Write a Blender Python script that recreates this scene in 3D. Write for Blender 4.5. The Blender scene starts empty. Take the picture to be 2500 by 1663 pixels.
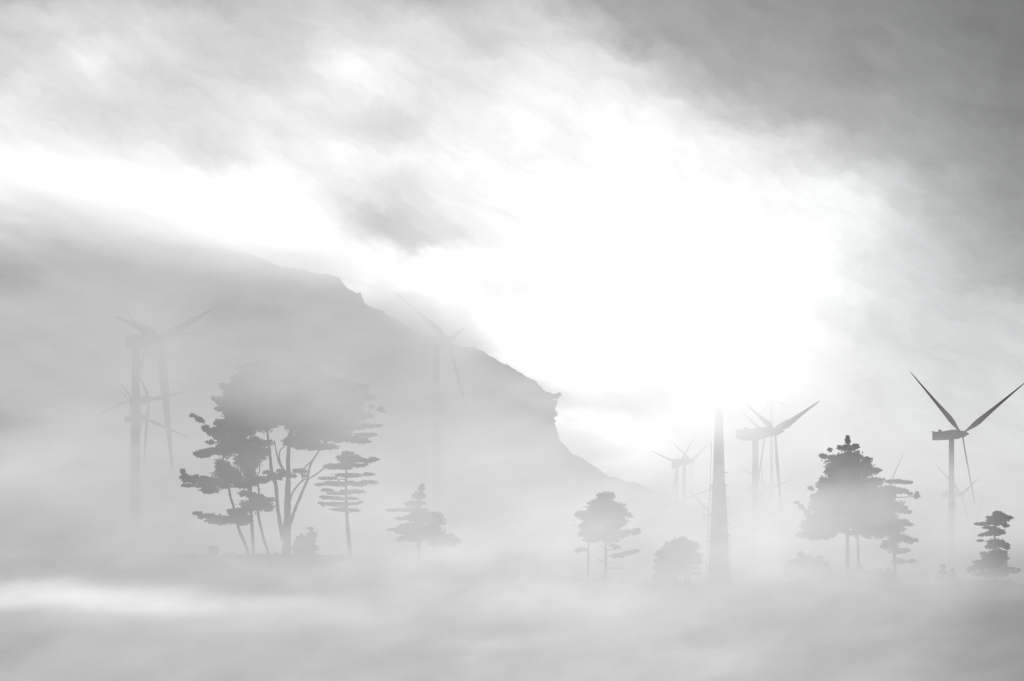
import bpy, math, random
import numpy as np
from mathutils import Vector, Matrix

random.seed(7)
rng = np.random.default_rng(7)
scene = bpy.context.scene
C = scene.collection

# ------------------------------------------------------------------ camera frame numbers (photo 2500 x 1663, horizon row 1420)
K = 0.5142857 / 2500.0
CX, HY, CAMZ = 1250.0, 1420.0, 8.0


def P(px, py, d):
    return Vector(((px - CX) * K * d, d, CAMZ + (HY - py) * K * d))


def lin(v):
    c = v / 255.0
    if c > 1.0:
        return c ** 2.2
    return c / 12.92 if c <= 0.04045 else ((c + 0.055) / 1.055) ** 2.4


# ------------------------------------------------------------------ object helpers
def link(o, parent=None):
    C.objects.link(o)
    if parent is not None:
        o.parent = parent
    return o


def mesh_obj(name, verts, faces, mat, parent=None, smooth=False):
    me = bpy.data.meshes.new(name)
    me.from_pydata([tuple(v) for v in verts], [], faces)
    me.update()
    if smooth:
        me.polygons.foreach_set('use_smooth', [True] * len(me.polygons))
    me.materials.append(mat)
    return link(bpy.data.objects.new(name, me), parent)


def tag(o, label=None, cat=None, group=None, kind=None):
    if label: o['label'] = label
    if cat: o['category'] = cat
    if group: o['group'] = group
    if kind: o['kind'] = kind
    return o


def thing(name, loc, label, cat, group=None):
    o = bpy.data.objects.new(name, None)
    o.location = loc
    o.empty_display_size = 0.5
    C.objects.link(o)
    tag(o, label, cat, group)
    return o


class MB:
    def __init__(s):
        s.v, s.f = [], []

    def add(s, vs, fs):
        b = len(s.v)
        s.v += [Vector(v) for v in vs]
        s.f += [tuple(i + b for i in f) for f in fs]

    def box(s, c, size, M=None):
        c = Vector(c)
        vs = []
        for dz in (-.5, .5):
            for dx, dy in ((-.5, -.5), (.5, -.5), (.5, .5), (-.5, .5)):
                p = Vector((dx * size[0], dy * size[1], dz * size[2]))
                vs.append((M @ p if M else p) + c)
        s.add(vs, [(3, 2, 1, 0), (4, 5, 6, 7), (0, 1, 5, 4), (1, 2, 6, 5), (2, 3, 7, 6), (3, 0, 4, 7)])

    def loops(s, loops, cap=True):
        n = len(loops[0])
        vs = [v for l in loops for v in l]
        fs = []
        for i in range(len(loops) - 1):
            for j in range(n):
                a, b = i * n + j, i * n + (j + 1) % n
                fs.append((a, b, b + n, a + n))
        if cap:
            fs.append(tuple(reversed(range(n))))
            fs.append(tuple(range((len(loops) - 1) * n, len(loops) * n)))
        s.add(vs, fs)

    def tube(s, pts, radii, n=10):
        loops = []
        for i, p in enumerate(pts):
            a = pts[max(0, i - 1)]
            b = pts[min(len(pts) - 1, i + 1)]
            t = (b - a).normalized()
            u = t.cross(Vector((0, 1, 0)))
            if u.length < 1e-3:
                u = t.cross(Vector((1, 0, 0)))
            u.normalize()
            w = t.cross(u)
            loops.append([p + (u * math.cos(k * 2 * math.pi / n) + w * math.sin(k * 2 * math.pi / n)) * radii[i] for k in range(n)])
        s.loops(loops)

    def build(s, name, mat, parent=None, smooth=False, origin=None):
        o = Vector(origin) if origin is not None else Vector((0, 0, 0))
        return mesh_obj(name, [v - o for v in s.v], s.f, mat, parent, smooth)


# ------------------------------------------------------------------ materials
def new_mat(name):
    m = bpy.data.materials.new(name)
    m.use_nodes = True
    nt = m.node_tree
    nt.nodes.clear()
    return m, nt


def surf_mat(name, c0, c1, scale, rough=0.8, bump=0.0, detail=4, stretch=(1, 1, 1), spec=0.2):
    m, nt = new_mat(name)
    N, L = nt.nodes, nt.links
    out = N.new('ShaderNodeOutputMaterial')
    b = N.new('ShaderNodeBsdfPrincipled')
    tc = N.new('ShaderNodeTexCoord')
    mp = N.new('ShaderNodeMapping')
    mp.inputs['Scale'].default_value = stretch
    no = N.new('ShaderNodeTexNoise')
    no.inputs['Scale'].default_value = scale
    no.inputs['Detail'].default_value = detail
    no.inputs['Roughness'].default_value = 0.62
    cr = N.new('ShaderNodeValToRGB')
    cr.color_ramp.elements[0].position = 0.35
    cr.color_ramp.elements[1].position = 0.68
    cr.color_ramp.elements[0].color = (*c0, 1)
    cr.color_ramp.elements[1].color = (*c1, 1)
    L.new(tc.outputs['Object'], mp.inputs['Vector'])
    L.new(mp.outputs[0], no.inputs['Vector'])
    L.new(no.outputs['Fac'], cr.inputs['Fac'])
    L.new(cr.outputs['Color'], b.inputs['Base Color'])
    b.inputs['Roughness'].default_value = rough
    b.inputs['Specular IOR Level'].default_value = spec
    if bump:
        bp = N.new('ShaderNodeBump')
        bp.inputs['Strength'].default_value = bump
        L.new(no.outputs['Fac'], bp.inputs['Height'])
        L.new(bp.outputs['Normal'], b.inputs['Normal'])
    L.new(b.outputs[0], out.inputs['Surface'])
    return m


M_LEAF = surf_mat('pine_foliage', (.030, .034, .029), (.066, .072, .062), 1.3, 0.9)
M_BARK = surf_mat('bark', (.045, .043, .040), (.11, .105, .10), 2.2, 0.95, 0.4, stretch=(1, 1, .25))
M_PAINT = surf_mat('turbine_paint', (.15, .15, .155), (.21, .21, .215), 0.25, 0.5, spec=.3)
M_STEEL = surf_mat('tower_steel', (.2, .2, .2), (.3, .3, .3), 0.2, 0.6, stretch=(1, 1, .1))
M_PALE = surf_mat('slit_light_paint', (.42, .42, .42), (.5, .5, .5), 0.6, 0.6)  # pale tone stands in for light showing through the tower slits
M_DARK = surf_mat('dark_iron', (.05, .05, .05), (.09, .09, .09), 1.0, 0.6)
M_ROCK = surf_mat('mountain_scrub', (.03, .032, .03), (.42, .42, .41), 0.007, 0.95, 0.0, 10, stretch=(1, 1, 1.8))
M_GROUND = surf_mat('meadow', (.26, .255, .20), (.45, .44, .35), 0.03, 0.95, 0.0, 8)


# ------------------------------------------------------------------ mist: absorbing real volumes whose emission stands in for scattered light
def mist_slab(name, label, y0, y1, zpx, blobs, warp=70, wander=.5, seed=0.0, nscale=(1 / 330, 1 / 150), steprate=1.0, lmod=.10, xm=1.25, det=3.0, rgh=.55, nang=0.0):
    ym = (y0 + y1) / 2
    th = y1 - y0
    hx = 1250 * K * y1 * xm
    top = CAMZ + (HY - zpx) * K * y1
    mb = MB()
    z0 = -6.0
    mb.box((0, ym, (z0 + top) / 2), (2 * hx, th, top - z0))
    m, nt = new_mat(name)
    N, L = nt.nodes, nt.links
    out = N.new('ShaderNodeOutputMaterial')
    tc = N.new('ShaderNodeTexCoord')
    s = 1 / (K * ym)
    mp = N.new('ShaderNodeMapping')
    mp.inputs['Scale'].default_value = (s, s, -s)
    mp.inputs['Location'].default_value = (CX, 0, HY + CAMZ * s)
    L.new(tc.outputs['Object'], mp.inputs['Vector'])
    mn = N.new('ShaderNodeVectorMath'); mn.operation = 'MULTIPLY'
    mn.inputs[1].default_value = (nscale[0], nscale[0] * .5, nscale[1])
    nr = N.new('ShaderNodeMapping')
    nr.inputs['Rotation'].default_value = (0, math.radians(-nang), 0)
    L.new(mp.outputs[0], nr.inputs['Vector'])
    L.new(nr.outputs[0], mn.inputs[0])
    ma = N.new('ShaderNodeVectorMath'); ma.operation = 'ADD'
    ma.inputs[1].default_value = (seed, seed * 1.7, seed * .6)
    L.new(mn.outputs[0], ma.inputs[0])
    no = N.new('ShaderNodeTexNoise')
    no.inputs['Scale'].default_value = 1.0
    no.inputs['Detail'].default_value = det
    no.inputs['Roughness'].default_value = rgh
    L.new(ma.outputs[0], no.inputs['Vector'])
    sb = N.new('ShaderNodeVectorMath'); sb.operation = 'SUBTRACT'
    sb.inputs[1].default_value = (.5, .5, .5)
    L.new(no.outputs['Color'], sb.inputs[0])
    sc = N.new('ShaderNodeVectorMath'); sc.operation = 'MULTIPLY_ADD'
    sc.inputs[1].default_value = (warp * 2.4, 0, warp)
    L.new(sb.outputs[0], sc.inputs[0])
    fl = N.new('ShaderNodeVectorMath'); fl.operation = 'MULTIPLY'
    fl.inputs[1].default_value = (1, 0, 1)
    L.new(mp.outputs[0], fl.inputs[0])
    L.new(fl.outputs[0], sc.inputs[2])
    D = E = None
    for bl in blobs:
        x, y, sx, sy, ang, tau, lum = bl
        q = N.new('ShaderNodeMapping'); q.vector_type = 'TEXTURE'
        q.inputs['Location'].default_value = (x, 0, y)
        q.inputs['Rotation'].default_value = (0, -math.radians(ang), 0)
        q.inputs['Scale'].default_value = (sx, 1e3, sy)
        L.new(sc.outputs[0], q.inputs['Vector'])
        dt = N.new('ShaderNodeVectorMath'); dt.operation = 'DOT_PRODUCT'
        L.new(q.outputs[0], dt.inputs[0]); L.new(q.outputs[0], dt.inputs[1])
        pw = N.new('ShaderNodeMath'); pw.operation = 'POWER'
        pw.inputs[0].default_value = 0.6065
        L.new(dt.outputs['Value'], pw.inputs[1])
        for which in (0, 1):
            a = N.new('ShaderNodeMath'); a.operation = 'MULTIPLY_ADD'
            L.new(pw.outputs[0], a.inputs[0])
            a.inputs[1].default_value = tau / th * (lin(lum) if which else 1)
            prev = E if which else D
            if prev is None: a.inputs[2].default_value = 0.0
            else: L.new(prev, a.inputs[2])
            if which: E = a.outputs[0]
            else: D = a.outputs[0]
    sp = N.new('ShaderNodeSeparateXYZ')
    L.new(sb.outputs[0], sp.inputs[0])
    # density modulation exp-like: (1 + wander*2*(n-.5)*2), clamped
    md = N.new('ShaderNodeMath'); md.operation = 'MULTIPLY_ADD'; md.use_clamp = False
    L.new(sp.outputs['Y'], md.inputs[0]); md.inputs[1].default_value = wander * 4; md.inputs[2].default_value = 1.0
    mx = N.new('ShaderNodeMath'); mx.operation = 'MAXIMUM'; mx.inputs[1].default_value = 0.05
    L.new(md.outputs[0], mx.inputs[0])
    ml = N.new('ShaderNodeMath'); ml.operation = 'MULTIPLY_ADD'
    L.new(sp.outputs['Z'], ml.inputs[0]); ml.inputs[1].default_value = lmod * 4; ml.inputs[2].default_value = 1.0
    dd = N.new('ShaderNodeMath'); dd.operation = 'MULTIPLY'
    L.new(D, dd.inputs[0]); L.new(mx.outputs[0], dd.inputs[1])
    ee = N.new('ShaderNodeMath'); ee.operation = 'MULTIPLY'
    L.new(E, ee.inputs[0]); L.new(mx.outputs[0], ee.inputs[1])
    e2 = N.new('ShaderNodeMath'); e2.operation = 'MULTIPLY'
    L.new(ee.outputs[0], e2.inputs[0]); L.new(ml.outputs[0], e2.inputs[1])
    ab = N.new('ShaderNodeVolumeAbsorption')
    ab.inputs['Color'].default_value = (0, 0, 0, 1)
    L.new(dd.outputs[0], ab.inputs['Density'])
    em = N.new('ShaderNodeEmission')
    em.inputs['Color'].default_value = (1, 1, 1, 1)
    L.new(e2.outputs[0], em.inputs['Strength'])
    ad = N.new('ShaderNodeAddShader')
    L.new(ab.outputs[0], ad.inputs[0]); L.new(em.outputs[0], ad.inputs[1])
    L.new(ad.outputs[0], out.inputs['Volume'])
    try:
        m.cycles.volume_step_rate = steprate
        m.cycles.homogeneous_volume = False
    except Exception:
        pass
    o = mb.build(name, m)
    tag(o, label, 'mist', kind='stuff')
    return o


# blob: px, py, sx, sy, angle, optical depth, brightness (sRGB 0-255)
NEAR = [
    (1010, 1265, 110, 80, 0, .5, 212),
    (1475, 1275, 110, 85, 0, .6, 230),
    (480, 1280, 520, 170, 0, .50, 192),
    (740, 868, 270, 66, 0, 4.2, 193),
    (755, 1322, 60, 26, 0, .6, 200),
    (250, 1368, 420, 18, 3, 1.2, 198),
    (820, 1010, 150, 60, 0, .9, 190),
    (580, 1110, 110, 60, 0, .35, 190),
    (2075, 1235, 150, 48, 0, .9, 224),
    (900, 985, 130, 50, 0, .9, 194),
    (1080, 1260, 260, 120, 0, 1.0, 224),
    (1500, 1330, 230, 90, 0, .8, 228),
    (2050, 1400, 180, 90, 0, 2.2, 216),
    (2060, 1200, 200, 90, 0, .35, 224),
    (1755, 930, 90, 66, 0, 4.5, 262),
    (1755, 1200, 90, 180, 0, 1.4, 237),
    (2420, 1510, 150, 36, 0, 1.2, 168),
    (900, 1410, 150, 40, 0, .9, 205),
    (120, 1375, 260, 55, 0, 2.6, 190),
    (430, 1390, 240, 45, 0, 1.2, 200),
    (1330, 1450, 300, 45, 0, 1.2, 224),
    (1180, 1395, 170, 34, 3, 1.6, 230),
    (960, 1375, 90, 22, 0, 1.0, 220),
    (2150, 1435, 220, 30, 0, 1.4, 206),
    (0, 1660, 620, 120, 0, 5, 184),
    (800, 1660, 520, 120, 0, 5, 196),
    (1500, 1660, 480, 120, 0, 4.5, 210),
    (2050, 1640, 340, 110, 0, 5, 186),
    (2520, 1650, 260, 130, 0, 6, 116),
    (60, 1466, 190, 13, -3, 4.0, 250),
    (330, 1452, 150, 15, 5, 4.0, 256),
    (560, 1476, 150, 11, -2, 3.4, 252),
    (240, 1430, 90, 9, -8, 1.8, 236),
    (800, 1500, 330, 17, -2, 2.2, 232),
    (1150, 1548, 130, 9, 2, 2.2, 242),
    (1300, 1465, 230, 34, 4, 1.5, 236),
    (1600, 1600, 140, 26, -10, 2.4, 234),
]
MID = [
    (1095, 835, 50, 26, 20, .5, 240),
    (330, 1000, 140, 60, 0, 1.2, 206),
    (950, 980, 300, 16, -4, .5, 224),
    (1200, 1120, 260, 18, -6, .6, 230),
    (320, 1270, 130, 60, 0, 1.8, 204),
    (300, 820, 260, 90, 0, 1.5, 204),
    (330, 1180, 420, 150, 0, .5, 208),
    (1040, 1010, 200, 95, 32, 1.7, 213),
    (1100, 1130, 330, 120, 0, .9, 214),
    (1015, 752, 80, 30, 43, 2.6, 268),
    (1140, 800, 34, 22, -35, 2.6, 268),
    (1500, 1370, 360, 80, 0, 1.6, 240),
    (1250, 1320, 220, 100, 0, 1.0, 236),
    (600, 1340, 620, 110, 0, 1.8, 206),
    (1950, 1340, 330, 90, 0, 1.5, 228),
    (1880, 1060, 130, 110, 0, .65, 237),
    (2350, 1420, 240, 110, 0, 2.0, 208),
    (2330, 1170, 90, 120, 0, .6, 222),
    (80, 1160, 200, 34, -8, 1.2, 232),
]
BACK = [
    (300, 1150, 520, 220, 0, .5, 210),
    (1080, 1100, 300, 150, 0, .8, 214),
    (1650, 1150, 110, 110, 0, .9, 268),
    (1900, 1300, 240, 120, 0, .9, 234),
    (2300, 1400, 260, 160, 0, 1.0, 214),
    (1890, 980, 110, 60, 0, 1.4, 242),
]
FAR = [
    (1200, 1010, 220, 9, -3, 1.0, 236),
    (1120, 1065, 260, 10, 3, .9, 234),
    (900, 920, 200, 9, -2, .7, 228),
    (1260, 950, 120, 8, 6, .7, 234),
    (-50, 850, 480, 200, 0, .9, 190),
    (480, 1000, 420, 220, 0, .9, 196),
    (1050, 1130, 300, 150, 25, 1.2, 210),
    (1400, 1300, 220, 85, 20, 1.6, 226),
    (1900, 1370, 420, 100, 0, 2.0, 234),
    (440, 532, 240, 38, 14, 6.0, 285),
    (200, 600, 260, 12, 5, 1.4, 186),
    (120, 548, 280, 26, 5, 4.5, 226),
    (520, 650, 190, 14, 10, 1.0, 230),
    (0, 465, 260, 42, 7, 5.0, 256),
    (120, 620, 300, 18, 4, 1.2, 226),
    (350, 800, 300, 16, -3, .8, 222),
    (720, 760, 120, 20, 14, .3, 228),
    (1210, 905, 170, 24, 30, .6, 234),
    (1160, 1290, 260, 55, -12, 1.2, 230),
    (180, 700, 260, 40, 4, .8, 176),
]
mist_slab('mist', 'pale low mist drifting in front of the pines', 110, 160, 800, NEAR, warp=72, wander=.75, seed=3.1, nscale=(1 / 230, 1 / 110), steprate=1.6, lmod=.34, det=6, rgh=.68, nang=9)
mist_slab('mist', 'mist hanging between the pines and the wind turbines', 400, 480, 640, MID, warp=80, wander=1.0, seed=9.3, nscale=(1 / 260, 1 / 90), det=5, rgh=.66, lmod=.2, nang=12, steprate=1.5)
mist_slab('mist', 'faint mist among the farther wind turbines', 1170, 1330, 700, BACK, warp=80, wander=.45, seed=5.3, steprate=1.5)
mist_slab('mist', 'bright cloud and mist lying against the mountain side', 1720, 1950, 250, FAR, warp=100, wander=1.2, seed=12.7, nscale=(1 / 300, 1 / 80), steprate=1.4, lmod=.26, det=6, rgh=.64, nang=-12)

# ------------------------------------------------------------------ ground
anchors = []   # (x, y, z)


def anchor(px, py, d):
    p = P(px, py, d)
    anchors.append((p.x, p.y, p.z))


for a in ((698, 1390, 216), (612, 1384, 214), (850, 1358, 226), (1020, 1350, 262), (1478, 1440, 236), (1436, 1424, 244),
          (1600, 1440, 225), (1679, 1472, 216), (1755, 1470, 330), (2070, 1410, 250), (2200, 1410, 262), (2428, 1492, 200),
          (2300, 1446, 242), (505, 1344, 300), (640, 1352, 300), (2500, 1500, 190), (1810, 1500, 200), (1552, 1434, 228)):
    anchor(*a)
A = np.array(anchors)


def height(x, y):
    x = np.asarray(x, float); y = np.asarray(y, float)
    w0, s = .06, 19.0
    num = np.zeros_like(x); den = np.full_like(x, w0)
    for ax, ay, az in A:
        w = np.exp(-((x - ax) ** 2 + ((y - ay) * .8) ** 2) / (2 * s * s))
        num += w * az; den += w
    far = np.clip((y - 60) / 80, 0, 1)
    return num / den * far + .16 * np.sin(x * .9 + np.sin(y * .7)) * np.sin(y * .8 + x * .3) + .25 * np.sin(x * .13 + y * .05) * np.cos(y * .09 - x * .03) - .1


def hgt(x, y):
    return float(height(np.array([x]), np.array([y]))[0])


xs = np.concatenate([-np.geomspace(110, 9000, 24)[::-1], np.linspace(-105, 105, 106), np.geomspace(110, 9000, 24)])
ys = np.concatenate([np.array([-3000, -800, -200, 0, 40, 80, 110, 130]), np.linspace(140, 400, 105), np.geomspace(410, 14000, 40)])
gx, gy = np.meshgrid(xs, ys)
gz = height(gx, gy)
nx, ny = len(xs), len(ys)
verts = np.stack([gx.ravel(), gy.ravel(), gz.ravel()], 1)
faces = [(j * nx + i, j * nx + i + 1, (j + 1) * nx + i + 1, (j + 1) * nx + i) for j in range(ny - 1) for i in range(nx - 1)]
tag(mesh_obj('ground', verts.tolist(), faces, M_GROUND, smooth=True), kind='structure')

# ------------------------------------------------------------------ mountain
ridge = [(-900, 330), (-500, 420), (-200, 500), (0, 540), (120, 548), (220, 566), (318, 578), (400, 590), (456, 599), (540, 606), (600, 618), (636, 630), (665, 642), (679, 649),
         (740, 655), (780, 668), (827, 676), (838, 694), (849, 706), (865, 712), (880, 714), (885, 730), (891, 743), (915, 753), (935, 758), (950, 770), (965, 775),
         (985, 790), (1018, 806), (1030, 818), (1061, 827), (1085, 832), (1114, 843), (1150, 848), (1177, 854), (1195, 870), (1225, 884), (1240, 890), (1258, 906), (1273, 914), (1290, 924), (1308, 928),
         (1315, 939), (1325, 952), (1336, 958), (1349, 962), (1352, 1026), (1368, 1080), (1385, 1094), (1400, 1112), (1421, 1119), (1450, 1140), (1485, 1161), (1520, 1172), (1570, 1183), (1600, 1196), (1633, 1209),
         (1700, 1250), (1800, 1300), (2000, 1360), (2300, 1400)]
ridge = [(a[0], a[1]) for a in ridge]
rx = np.array([a[0] for a in ridge], float); ry = np.array([a[1] for a in ridge], float)
DM = 2800.0
mpx = np.concatenate([np.linspace(-900, 500, 180, endpoint=False), np.linspace(500, 1700, 480, endpoint=False), np.linspace(1700, 2300, 60)])
rprof = np.interp(mpx, rx, ry)
fr = np.zeros_like(mpx)
for fq, am in ((.05, 3.2), (.11, 2.3), (.27, 1.6), (.61, 1.1)):
    fr += am * np.sin(mpx * fq + 5 * np.sin(mpx * fq * .37 + am))
rz = CAMZ + (HY - (rprof + fr * .55)) * K * DM
tt = np.concatenate([np.linspace(0, 1, 60), np.linspace(1.05, 2.1, 14)])
X0 = (mpx - CX) * K * DM
V = []
for t in tt:
    if t <= 1:
        y = DM - (1 - t) * 750
        prof = t ** 1.25
        xx = X0 * (y / DM) if False else X0
        n = (np.sin(X0 * .021 + t * 9) * np.cos(X0 * .008 - t * 17) * 16 + np.sin(X0 * .07 + t * 31) * 6) * np.sin(math.pi * min(1, t)) * 1.0
        z = rz * prof + n * (1 - t) ** .5 - 6 * (1 - t)
    else:
        y = DM + (t - 1) * 1500
        z = rz * max(0, 1 - (t - 1)) - 6 * (t - 1)
    V.append(np.stack([X0, np.full_like(X0, y), z], 1))
V = np.concatenate(V, 0)
n = len(X0)
F = [(j * n + i, j * n + i + 1, (j + 1) * n + i + 1, (j + 1) * n + i) for j in range(len(tt) - 1) for i in range(n - 1)]
tag(mesh_obj('mountain', V.tolist(), F, M_ROCK, smooth=True), kind='structure')


# ------------------------------------------------------------------ foliage
def leaves(ells, d, leaf=.34, dens=1.0, depth=.8, origin=(0, 0, 0), puff=.62, flat=.62):
    """ells: (px, py, rx, ry[, angle]) in photo pixels at distance d -> numpy quads scattered in lumpy ellipsoids."""
    cs = []
    ppx = K * d
    for e in ells:
        px, py, rxp, ryp = e[:4]
        ang = math.radians(e[4]) if len(e) > 4 else 0
        c = P(px, py, d)
        a, b = rxp * ppx, ryp * ppx
        pr = min(puff, b * .55, a * .55)
        ar = math.pi * a * b
        npf = max(6, int(ar / (pr * pr) * 1.9 * dens))
        u = rng.normal(size=(npf, 3))
        u /= np.linalg.norm(u, axis=1)[:, None]
        r = rng.uniform(0, 1, npf) ** (1 / 2.4)
        ex, ez = max(a - pr * .75, .05), max(b - pr * .75, .05)
        dy = min(a, 3.2) * depth
        q = u * r[:, None] * np.array([ex, dy, ez])
        q[:, 2] -= 0.0
        x = q[:, 0] * math.cos(ang) + q[:, 2] * math.sin(ang)
        z = -q[:, 0] * math.sin(ang) + q[:, 2] * math.cos(ang)
        pc = np.stack([x + c.x, q[:, 1] + c.y, z + c.z], 1)
        prr = pr * rng.uniform(.6, 1.15, npf)
        nl = max(6, int(15 * (pr / leaf) ** 2))
        rep = np.repeat(pc, nl, 0)
        rr = np.repeat(prr, nl)
        g = rng.normal(size=(len(rep), 3))
        g /= np.linalg.norm(g, axis=1)[:, None]
        g *= (rng.uniform(0, 1, len(rep)) ** .4 * rr)[:, None]
        g[:, 2] *= flat
        g[:, 0] *= 1.15
        spr = rng.uniform(0, 1, len(rep)) < .10
        g[spr] *= rng.uniform(1.1, 1.75, (int(spr.sum()), 1))
        cs.append(rep + g)
    c = np.concatenate(cs, 0) - np.array(origin)
    m = len(c)
    s = leaf * rng.uniform(.5, 1.15, m)
    a = rng.normal(size=(m, 3)); a /= np.linalg.norm(a, axis=1)[:, None]
    b = rng.normal(size=(m, 3)); b -= (a * b).sum(1)[:, None] * a; b /= np.linalg.norm(b, axis=1)[:, None]
    a[:, 2] *= .7
    a *= s[:, None] * .85; b *= (s * .26)[:, None]
    v = np.stack([c - a, c + b, c + a, c - b], 1).reshape(-1, 3)
    return v


def foliage(name, ells, d, parent, origin, **kw):
    v = leaves(ells, d, origin=origin, **kw)
    m = len(v) // 4
    me = bpy.data.meshes.new(name)
    me.vertices.add(len(v)); me.loops.add(len(v)); me.polygons.add(m)
    me.vertices.foreach_set('co', v.astype(np.float32).ravel())
    me.loops.foreach_set('vertex_index', np.arange(len(v), dtype=np.int32))
    me.polygons.foreach_set('loop_start', np.arange(0, len(v), 4, dtype=np.int32))
    me.polygons.foreach_set('loop_total', np.full(m, 4, dtype=np.int32))
    me.update(calc_edges=True)
    me.materials.append(M_LEAF)
    return link(bpy.data.objects.new(name, me), parent)


def spline(pts, sub=5):
    out = []
    for i in range(len(pts) - 1):
        p0 = pts[max(0, i - 1)]; p1 = pts[i]; p2 = pts[i + 1]; p3 = pts[min(len(pts) - 1, i + 2)]
        for k in range(sub):
            t = k / sub
            out.append([.5 * (2 * b + (c - a) * t + (2 * a - 5 * b + 4 * c - e) * t * t + (-a + 3 * b - 3 * c + e) * t ** 3)
                        for a, b, c, e in zip(p0, p1, p2, p3)])
    out.append(list(pts[-1]))
    return out


def limb(mb, pts, d, rough=.12):
    """pts: (px, py, width px[, dy metres])"""
    q = spline([(p[0], p[1], p[2], p[3] if len(p) > 3 else 0.0) for p in pts])
    vs, rs = [], []
    for px, py, w, dy in q:
        p = P(px, py, d); p.y += dy
        p.x += random.uniform(-1, 1) * rough * w * K * d * .35
        vs.append(p)
        rs.append(max(.018, w * .5 * K * d) * random.uniform(1 - rough, 1 + rough))
    mb.tube(vs, rs)


def tree(name, label, cat, base, d, limbs, ells, group=None, crown_name='crown', **kw):
    b = P(base[0], base[1], d)
    b.z = hgt(b.x, b.y)
    t = thing(name, b, label, cat, group)
    mb = MB()
    for i, l in enumerate(limbs):
        if i == 0 or l[0][1] >= base[1] - 12:      # stems are rooted in the ground
            p0 = l[0]
            pg = HY - (b.z - .6 - CAMZ) / (K * d)
            if pg > p0[1]:
                l = [(p0[0], pg, p0[2] * 1.12)] + list(l)
        limb(mb, l, d)
    mb.build('trunk', M_BARK, t, True, b)
    foliage(crown_name, ells, d, t, b, **kw)
    return t


GP = 'pines standing in the mist on the left'
# --- the big many-stemmed tree
tree('pine_tree', 'tall broad crowned pine with thick forked trunk, its top fading into mist', 'tree', (699, 1384), 216,
     [[(700, 1384, 25), (700, 1320, 21), (702, 1270, 19), (702, 1217, 15), (704, 1160, 11), (704, 1103, 9), (712, 1040, 7), (720, 960, 4)],
      [(692, 1318, 12), (685, 1285, 10), (678, 1240, 9), (674, 1190, 9), (669, 1170, 9), (663, 1148, 8), (658, 1099, 7), (652, 1050, 5)],
      [(708, 1282, 8), (720, 1245, 7), (735, 1208, 7), (750, 1172, 6), (757, 1137, 5), (777, 1103, 4), (800, 1070, 3)],
      [(708, 1224, 4), (716, 1200, 4), (730, 1182, 4), (742, 1171, 3.5), (752, 1170, 3.5), (772, 1158, 4), (792, 1143, 4), (812, 1135, 3)],
      [(740, 1176, 3), (738, 1160, 3), (744, 1142, 3), (768, 1118, 3), (778, 1100, 2.5)],
      [(700, 1156, 4), (688, 1138, 3.5), (682, 1118, 3), (684, 1100, 3), (694, 1090, 3)],
      [(696, 1150, 4), (684, 1136, 4), (676, 1110, 3.5), (670, 1075, 3)]],
     [(905, 1040, 34, 6), (885, 1015, 36, 10), (892, 1062, 30, 5), (560, 950, 26, 16), (545, 942, 14, 6, 30), (690, 925, 125, 40), (700, 965, 170, 50), (640, 1005, 110, 45), (800, 965, 115, 50), (780, 1020, 115, 45), (600, 930, 40, 30), (640, 915, 66, 42), (600, 965, 60, 40), (565, 985, 40, 30), (720, 935, 100, 52), (800, 975, 80, 52), (700, 1000, 120, 48), (850, 1000, 42, 34),
      (858, 1040, 50, 14), (800, 1050, 70, 32), (745, 1052, 60, 42), (770, 1090, 62, 14), (840, 1072, 68, 11), (640, 1030, 60, 30), (880, 1078, 30, 6),
      (900, 1040, 12, 5), (712, 1078, 26, 20), (930, 1000, 10, 11), (905, 993, 8, 5), (870, 978, 30, 5), (575, 1010, 40, 30), (536, 983, 18, 8, 25), (522, 973, 8, 5, 50), (539, 999, 18, 6)],
     group=GP)
tree('pine_tree', 'leaning slender pine whose left boughs reach far out, left of the forked trunk', 'tree', (608, 1384), 213,
     [[(609, 1384, 8), (607, 1355, 8), (598, 1327, 8), (585, 1298, 7), (578, 1270, 6), (570, 1235, 6), (563, 1215, 6), (558, 1187, 6), (550, 1150, 5), (545, 1118, 4), (560, 1070, 4)],
      [(560, 1190, 4), (530, 1172, 3), (495, 1165, 3), (455, 1168, 2)],
      [(556, 1120, 4), (530, 1105, 3), (500, 1108, 2)],
      [(556, 1085, 3), (530, 1062, 3), (505, 1040, 2), (480, 1018, 2)]],
     [(520, 1183, 48, 24), (475, 1170, 34, 14), (452, 1166, 14, 16), (446, 1152, 5, 9), (460, 1185, 20, 5), (512, 1197, 28, 11), (560, 1165, 40, 36), (545, 1135, 20, 20), (590, 1185, 26, 10),
      (505, 1105, 30, 12), (482, 1108, 10, 6), (530, 1100, 28, 14), (497, 1113, 20, 5),
      (486, 1023, 16, 9, 35), (470, 1014, 6, 5), (505, 1048, 18, 11, 50), (530, 1060, 24, 24), (515, 1080, 12, 8), (545, 1040, 30, 26), (580, 1050, 48, 48), (570, 1090, 52, 34)],
     group=GP)
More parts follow.
